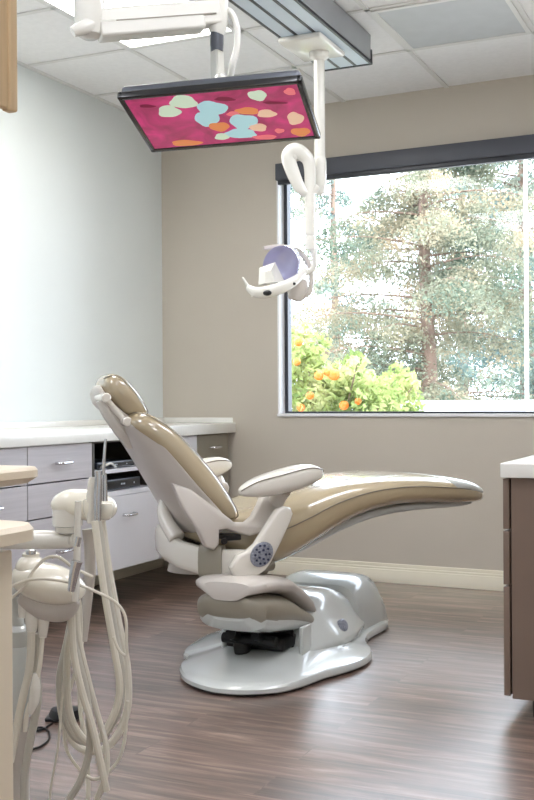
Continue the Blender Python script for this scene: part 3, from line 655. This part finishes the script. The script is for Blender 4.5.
b = MB(); b.slab([(q[0], q[1]+.0035, q[2], q[3]+(q[1]-q[3])*.42, q[4]*1.012) for q in ((.80, .712, .80, .590, .245), (.96, .69, .955, .585, .225), (1.03, .665, 1.03, .583, .19), (1.08, .642, 1.08, .583, .15), (1.112, .622, 1.112, .587, .09))], e=5.5, m=2.7, n=40); obj('footrest_cover', b, 'cool', ch, sub=1)
b = MB(); b.box(-.2, .05, -.2, .2, .41, .47, bev=.02); b.tube([(-.06, -.27, .40), (.02, -.24, .40)], .022, 14, sm=False); b.tube([(.0, -.22, .38), (.0, .22, .38)], .02, 12, sm=False); obj('seat_frame', b, 'band', ch)
# --- armrests
for s_ in (-1, 1):
    yc = s_*.335; dx = 0 if s_ < 0 else -.09
    as_ = [(-.152+dx, .70, -.152+dx, .682, .018, yc), (-.14+dx, .715, -.14+dx, .674, .034, yc), (-.09+dx, .745, -.09+dx, .668, .046, yc), (0+dx, .768, 0+dx, .674, .052, yc), (.09+dx, .788, .09+dx, .692, .053, yc), (.14+dx, .787, .14+dx, .709, .05, yc), (.175+dx, .775, .175+dx, .728, .04, yc), (.19+dx, .76, .19+dx, .742, .02, yc)]
    b = MB(); b.slab(as_, e=3.2, m=2.6, n=28); a_ = obj('armrest', b, 'plas2', ch, sub=1)
    b = MB(); b.tube(seam(as_, -1, .82, e=3.2, m=2.6), .002, 6); obj('seam', b, 'pip', a_)
    b = MB(); b.tube([(.02, s_*.28, .64), (.03, s_*.3, .668), (.035, s_*.33, .69)], [.03, .028, .026], 12); obj('armrest_post', b, 'plas', ch)

# ================================================================== DELIVERY UNIT
ZD = 2.6
def D(px, py, Z=ZD): return at(px, py, Z)
t = thing('instrument_unit', 'ivory dental instrument unit with hose holders at the lower left', 'dental unit', (-1.55, 2.0, 0))
b = MB(); b.tube([D(-60, 538, 2.5), D(0, 538, 2.55), D(60, 538.5, 2.6), D(73, 538.5, 2.6)], [.024, .023, .022, .017], 20); obj('swing_arm', rel(b, t.location), 'plas2', t)
b = MB(); c = D(67, 520); b.lathe(c, [(.024, -.028), (.03, -.025), (.03, -.012), (.036, -.01), (.036, .03), (.028, .035)], 28); obj('arm_hub', rel(b, t.location), 'plas2', t)
b = MB(); b.tube([D(52, 507), D(58, 505), D(70, 503), D(88, 504), D(104, 507), D(112, 509), D(116, 510)], [.012, .028, .037, .038, .032, .022, .006], 20, flat=1.1); hl = obj('instrument_holder', rel(b, t.location), 'pod', t, sub=1)
b = MB(); b.lathe(D(91, 506, 2.53), [(.006, -.03), (.014, -.026), (.02, -.01), (.021, .01), (.018, .018)], 18); obj('holder_cup', rel(b, t.location), 'pod', hl)
b = MB(); b.lathe(D(105, 508, 2.54), [(.006, -.026), (.013, -.022), (.018, -.008), (.019, .008), (.016, .014)], 18); obj('holder_cup', rel(b, t.location), 'pod', hl)
b = MB(); b.tube([D(87, 528), D(89, 560), D(86, 600), D(82, 640)], [.014, .013, .012, .009], 14); obj('drop_tube', rel(b, t.location), 'plas', t)
# lower pod
ZP = 2.35
b = MB(); rm = Matrix.Rotation(YAW, 3, 'Z') @ Matrix.Rotation(R(14), 3, 'Y')
b.ell(D(47, 582, ZP), (.085, .064, .043), rm, n=32, m=18); po = obj('control_pod', rel(b, t.location), 'pod', t, sub=1)
b = MB(); b.ell(D(30, 567, ZP), (.034, .04, .03), rm); b.lathe(D(30, 552, ZP), [(.018, -.02), (.019, 0), (.014, .004)], 20); obj('pod_cap', rel(b, t.location), 'pod', po)
b = MB(); b.lathe(D(30, 552.5, ZP-.01), [(.011, 0), (.011, .008), (.007, .01)], 18); obj('button', rel(b, t.location), 'chrome', po)
b = MB(); b.tube([D(51, 556, ZP-.05), D(56, 555, ZP-.05), D(61, 558, ZP-.05)], .004, 8); obj('latch', rel(b, t.location), 'chrome', po)
b = MB(); b.tube([D(20, 592, ZP), D(40, 604, ZP), D(62, 607, ZP), D(74, 597, ZP)], [.02, .03, .03, .014], 16); obj('pod_base', rel(b, t.location), 'plas', t, sub=1)
for px, w_, l_ in ((31, .016, 34), (42, .013, 40), (22, .012, 20)):
    b = MB(); b.tube([D(px, 596, ZP), D(px, 596+l_*.6, ZP), D(px-1, 596+l_, ZP)], [w_, w_, w_*.7], 12); obj('hose_socket', rel(b, t.location), 'plas2', t)
c = D(15, 650, ZP+.12)
b = MB(); b.lathe((c.x, c.y, 0), [(.0, 0), (.19, 0), (.19, .015), (.17, .03), (.05, .045), (.03, .06)], 28); b.lathe((c.x, c.y, .06), [(.028, 0), (.028, .25)], 20); stn = obj('unit_column', rel(b, t.location), 'plas', t)
b = MB(); b.lathe((c.x, c.y, .31), [(.02, 0), (.034, .004), (.035, .02), (.035, .16), (.033, .165), (.035, .17), (.035, .2), (.02, .21)], 24); b.tube([(c.x, c.y, .5), (c.x, c.y, .6), tuple(D(40, 590, ZP))], .02, 12); obj('canister', rel(b, t.location), 'cool', t)
# column carrying the swing arm (left of the frame)
c = D(-60, 538, 2.5); b = MB(); b.lathe((c.x, c.y, 0), [(.0, 0), (.15, 0), (.15, .02), (.06, .05), (.045, .08), (.045, c.z+.04), (.03, c.z+.06)], 28); obj('unit_post', rel(b, t.location), 'plas', t)

# hoses : each hangs from the unit; pixel paths turned to points at their own distance
def hose(name, pts, r, m, label, Z=ZD, cat='hose', grp='hoses of the instrument unit', tips=None, dz=None):
    q = [D(p[0], p[1], p[2] if len(p) > 2 else Z) for p in pts]
    root = thing(name, label, cat, q[0], 0, grp)
    b = MB(); b.tube([p-q[0] for p in q], r, 10); obj('tubing', b, m, root)
    return root, q[0]
hose('hose', [(101, 520), (108, 570), (117, 620), (126, 670), (124, 715), (105, 746), (80, 748), (64, 728), (58, 690), (64, 650), (72, 612)], .0092, 'hose', 'outermost thick beige hose looping low beside the pod', 2.55)
hose('hose', [(97, 520), (104, 575), (113, 630), (120, 672), (115, 712), (97, 738), (76, 738), (63, 716), (58, 680), (66, 640), (73, 610)], .0092, 'hose2', 'grey beige hose looping just inside the outermost one', 2.5)
hose('hose', [(94, 520), (103, 590), (113, 650), (118, 690), (108, 722), (90, 742), (74, 728), (66, 700), (66, 650), (74, 612)], .0085, 'hose', 'inner beige hose of the low loops', 2.45)
hose('hose', [(70, 600), (72, 650), (80, 690), (90, 724), (98, 760), (104, 790)], .0085, 'hose', 'beige hose running down right across the low loops', 2.38)
hose('hose', [(68, 605), (72, 640), (84, 690), (88, 740), (80, 775), (66, 800), (60, 812)], .0085, 'hose2', 'grey hose falling and turning left at the bottom', 2.4)
hose('hose', [(76, 600), (78, 640), (92, 700), (104, 745), (103, 775), (94, 800), (90, 815)], .007, 'hose', 'thin beige hose bending back at the bottom edge', 2.42)
hose('hose', [(74, 560), (80, 620), (76, 660), (68, 690), (62, 720), (66, 752), (90, 778), (112, 765), (122, 742), (126, 700)], .004, 'hose', 'thinnest pale cord making the lowest wide loop', 2.5)
hose('hose', [(36, 632), (35, 670), (36, 700), (28, 740), (22, 775), (22, 812)], .0092, 'hose2', 'grey beige hose dropping straight down at far left', 2.36)
hose('hose', [(30, 630), (28, 665), (20, 700), (14, 730), (8, 760)], .009, 'hose', 'beige hose leaning left from the pod underside', 2.34)
hose('hose', [(41, 636), (38, 665), (32, 690), (25, 712), (23, 730)], .005, 'hose', 'thin beige line below the pod ending in a plug', 2.3)
hose('hose', [(76, 570), (70, 620), (66, 650), (60, 700), (56, 745), (48, 790), (48, 815)], .003, 'hose', 'very thin pale line hanging nearly straight', 2.45)
hose('hose', [(88, 530), (92, 575), (80, 640), (78, 700), (84, 745), (86, 790), (84, 815)], .006, 'hose', 'slim beige hose hanging straight behind the instruments', 2.62)
hose('cord', [(8, 598), (22, 586), (32, 570), (45, 557), (58, 556), (72, 566), (92, 576)], .0032, 'hose', 'thin beige cord arching over the control pod', 2.27, grp='cords over the pod')
hose('cord', [(6, 588), (14, 583), (30, 578), (50, 578), (75, 583), (98, 592), (115, 602), (124, 616), (125, 640), (125, 654), (118, 650), (112, 636)], .0032, 'hose', 'thin beige cord crossing the pod and hooking down at right', 2.26, grp='cords over the pod')
# instruments
def inst(name, label, parts):
    p0 = parts[0][1][0]; base = D(*p0); root = thing(name, label, 'dental handpiece', base)
    for nm, pts, r, m, fl in parts:
        b = MB(); b.tube([D(*p)-base for p in pts], r, 14, flat=fl); obj(nm, b, m, root)
inst('syringe', 'upright silver syringe with a long thin tip', [('body', [(97, 520, 2.5), (97, 500, 2.5), (98, 480, 2.5), (98, 470, 2.5)], [.008, .0095, .009, .008], 'chrome', 1), ('tip', [(103, 474, 2.5), (104, 455, 2.5), (105.5, 438, 2.5)], [.0042, .0035, .003], 'chrome', 1), ('clamp', [(104, 500, 2.52), (104, 472, 2.52)], [.007, .005], 'chrome', 1)])
inst('suction_handpiece', 'pale upright suction handpiece beside the syringe', [('body', [(91, 522, 2.52), (91, 495, 2.52), (92, 476, 2.52)], [.011, .012, .008], 'plas2', 1)])
inst('suction_wand', 'tall ivory suction wand with a silver valve grip at the pod', [('tube', [(74, 600, 2.24), (76, 560, 2.24), (77, 520, 2.24), (77.5, 500, 2.24)], [.007, .008, .0068, .0065], 'plas2', 1), ('valve', [(70, 590, 2.2), (73, 572, 2.2), (76, 560, 2.2)], [.007, .010, .012], 'chrome', 1), ('lever', [(76, 545, 2.22), (78, 536, 2.22)], [.006, .006], 'chrome', 1)])
# plug + foot pedal
q = D(33, 695, 2.3); t = thing('handpiece', 'ivory bulb shaped handpiece hanging low at far left', 'dental handpiece', q)
b = MB(); b.tube([D(34, 672, 2.3)-q, D(34, 685, 2.3)-q, D(32, 700, 2.3)-q, D(28, 712, 2.3)-q], [.006, .012, .012, .006], 12); obj('body', b, 'plas2', t)
fc = Vector((-1.9, 2.9, 0)); Zf = FPX*1.03/318.; fc = at(63, 718, Zf); fc.z = 0
t = thing('foot_pedal', 'small black foot pedal on the floor under the hoses', 'foot pedal', fc, YAW)
b = MB(); b.lathe((0, 0, .004), [(.045, 0), (.052, .004), (.052, .016), (.045, .03), (.02, .036)], 28, sx=.95, sy=1.05); obj('pedal_disc', b, 'black', t)
b = MB(); b.box(-.06, .0, -.03, .03, 0, .012, bev=.003); obj('base', b, 'black', t)
b = MB(); pts = [(50, 722), (40, 728), (28, 731), (14, 735), (0, 742)]
def flo(px, py, z=.004):
    Z = FPX*(CAMZ-z)/(py-400); return at(px, py, Z)
b.tube([flo(*p)-fc for p in pts], .0035, 8); b.tube([flo(*p)-fc for p in [(12, 745), (22, 748), (36, 746), (46, 739), (47, 731), (40, 726), (30, 728), (18, 733), (6, 742)]], .0035, 8)
b.xf(lambda v: Matrix.Rotation(-YAW, 3, 'Z') @ v); obj('cord', b, 'black', t)

# ================================================================== OUTSIDE
gz = -.6
b = MB(); b.box(-40, 25, YB+.4, 60, gz-.2, gz); g = struct('ground', b, 'ground', smooth=False)
rng = np.random.default_rng(5)
def leafmesh(name, centers, size, m, parent, droop=.4, elong=2.2):
    n = len(centers); s_ = size*rng.uniform(.6, 1.4, n)[:, None]
    a = rng.normal(size=(n, 3)); a[:, 2] -= droop; a /= np.linalg.norm(a, axis=1)[:, None]
    b_ = np.cross(a, rng.normal(size=(n, 3))); b_ /= np.linalg.norm(b_, axis=1)[:, None]
    v = np.stack([centers-a*s_*elong*.5, centers+b_*s_*.5, centers+a*s_*elong*.5, centers-b_*s_*.5], 1).reshape(-1, 3)
    me = bpy.data.meshes.new(name); me.vertices.add(4*n); me.vertices.foreach_set('co', v.ravel()); me.loops.add(4*n); me.loops.foreach_set('vertex_index', np.arange(4*n, dtype=np.int32)); me.polygons.add(n)
    me.polygons.foreach_set('loop_start', np.arange(0, 4*n, 4, dtype=np.int32)); me.update(calc_edges=True); me.materials.append(M[m])
    o = bpy.data.objects.new(name, me); COL.objects.link(o); o.parent = parent; return o
def conifer(name, label, px, Z, h, r0, tr, m, nb, leaf, per, zlo=.6, seed=1, top=.25):
    global rng; rng = np.random.default_rng(seed)
    base = at(px, 400, Z); base.z = gz; t = thing(name, label, 'tree', base, 0, 'conifers outside the window')
    b = MB(); b.tube([(0, 0, 0), (.05, 0, h*.3), (-.03, .04, h*.6), (0, 0, h)], [tr*1.25, tr, tr*.7, tr*.2], 14)
    brs = []; cs_ = []
    for k in range(nb):
        z = zlo+(h-zlo)*(k+rng.uniform(0, 1))/nb; fr = (z-zlo)/(h-zlo); L = (r0*(1-fr)**.55+top)*rng.uniform(.6, 1.15); az = rng.uniform(0, 2*math.pi)
        d = np.array([math.cos(az), math.sin(az), 0]); sag = rng.uniform(.15, .4)
        P = lambda s: np.array([0, 0, z])+d*L*s+np.array([0, 0, L*(.18*s-sag*s*s)])
        b.tube([P(0), P(.5), P(1)], [tr*.2, tr*.09, tr*.02], 5)
        n = int(per*L); s = rng.beta(1.6, 1.1, n)
        w_ = (.16+.3*s*(1.15-s))*L*.75; side = np.array([-d[1], d[0], 0])
        base_ = np.array([P(x) for x in s]); q = rng.normal(size=n)
        cl = base_+side*(q*w_*.6)[:, None]; cl[:, 2] -= np.abs(rng.normal(size=n))*.11*L**.5+.06*np.abs(q)*L
        for _ in range(1): cs_.append(cl+rng.normal(size=(n, 3))*.035)
    obj('trunk', b, 'bark', t)
    leafmesh('foliage', np.concatenate(cs_), leaf, m, t)
    return t
conifer('conifer', 'large tan-green conifer with brown trunk standing in mid window', 426, 14, 6.4, 2.1, .10, 'conifer', 90, .023, 900, zlo=.9, seed=3)
conifer('conifer', 'bluish conifer farther back at the left of the window', 335, 29, 9.5, 2.5, .13, 'conifer2', 44, .05, 260, zlo=.8, seed=8)
conifer('conifer', 'tall grey-green conifer at the right edge of the window', 525, 20, 8.5, 2.7, .13, 'conifer2', 64, .036, 480, zlo=.8, seed=12)
conifer('conifer', 'dark conifer behind the brown trunk, between its neighbours', 462, 36, 10, 3.0, .18, 'conifer2', 48, .06, 200, zlo=.8, seed=21)
# citrus tree with fruit
base = at(322, 400, 8.4); base.z = gz
t = thing('orange_tree', 'bright green orange tree bearing fruit low in the window', 'tree', base)
b = MB(); b.tube([(0, 0, 0), (.03, 0, .6), (0, .05, 1.2)], [.05, .045, .03], 10)
rng = np.random.default_rng(4); cs_ = []; W = Vector((RT.x, RT.y, 0)); bl = []
for (px, py, r_) in [(296, 350, .13), (292, 385, .2), (305, 372, .17), (322, 392, .22), (345, 385, .2), (362, 392, .18), (378, 398, .16), (395, 390, .13), (404, 380, .09), (340, 405, .24), (372, 412, .22), (400, 412, .18), (300, 415, .25), (318, 352, .09), (355, 366, .08), (298, 332, .08), (414, 386, .05)]:
    for k in range(3):
        c = at(px+rng.normal()*3, py+rng.normal()*3, 8.4+rng.normal()*.22)-base; bl.append((c, r_)); n = int(900*r_**1.6*3.2)
        q = rng.normal(size=(n, 3)); q /= np.linalg.norm(q, axis=1)[:, None]; q *= (rng.uniform(.2, 1, n)**.4)[:, None]*r_; cs_.append(q+np.array(c))
    b.tube([(0, .05, 1.0), tuple((Vector((0, .05, 1.0))+c)/2+Vector((0, 0, -.05))), tuple(c)], [.016, .01, .004], 6)
obj('trunk', b, 'bark', t); leafmesh('foliage', np.concatenate(cs_), .03, 'citrus', t, droop=.2, elong=2.0)
fr0 = None
for i, (px, py, r_) in enumerate([(319, 376, .035), (334, 375, .045), (328, 373, .03), (299, 342, .035), (344, 406, .035), (310, 396, .03), (297, 362, .028), (358, 402, .026), (301, 408, .03)]):
    p = at(px, py, 7.95); b = MB()
    if i == 0:
        b.ell((0, 0, 0), (.035, .035, .033), n=14, m=10); o = obj('orange', b, 'orange')
    else:
        o = proto.copy(); COL.objects.link(o)
    if i == 0: proto = o
    o.location = p; o.scale = (r_/.035,)*3; tag(o, 'ripe orange among the bright leaves of the orange tree', 'fruit', 'oranges on the tree')
# low wall beyond
c = at(480, 400, 10.5); b = MB(); L0, L1 = at(385, 400, 10.3), at(640, 400, 9.6)
d = (L1-L0).normalized(); nn = Vector((-d.y, d.x, 0)); q = MB().box(0, (L1-L0).length, 0, .18, 0, 1, bev=0); q.xf(lambda v: Vector((L0.x, L0.y, gz))+d*v.x+nn*v.y+Vector((0, 0, v.z*(1.0-gz))))
t = thing('garden_wall', 'low pale garden wall seen just above the window sill', 'wall', (L0.x, L0.y, gz)); obj('wall_body', rel(q, t.location), 'outwall', t, smooth=False)
q = MB().box(-.02, (L1-L0).length+.02, -.03, .21, 0, .05); q.xf(lambda v: Vector((L0.x, L0.y, 0))+d*v.x+nn*v.y+Vector((0, 0, .985+v.z-.02))); obj('coping', rel(q, t.location), 'white', t, smooth=False)
p = at(527, 400, 9.2); t = thing('reflection_streak', 'thin white pole standing in for a reflection in the right of the window glass', 'streak', (p.x, p.y, gz))  # thin rod added outside to imitate a bright line reflected in the glass
b = MB(); b.tube([(0, 0, 0), (0, 0, 3.75)], [.018, .015], 12, sm=False); obj('streak_line', b, 'white', t)
b = MB(); b.ell((0, 0, 3.77), (.03, .03, .03)); obj('streak_tip', b, 'white', t)
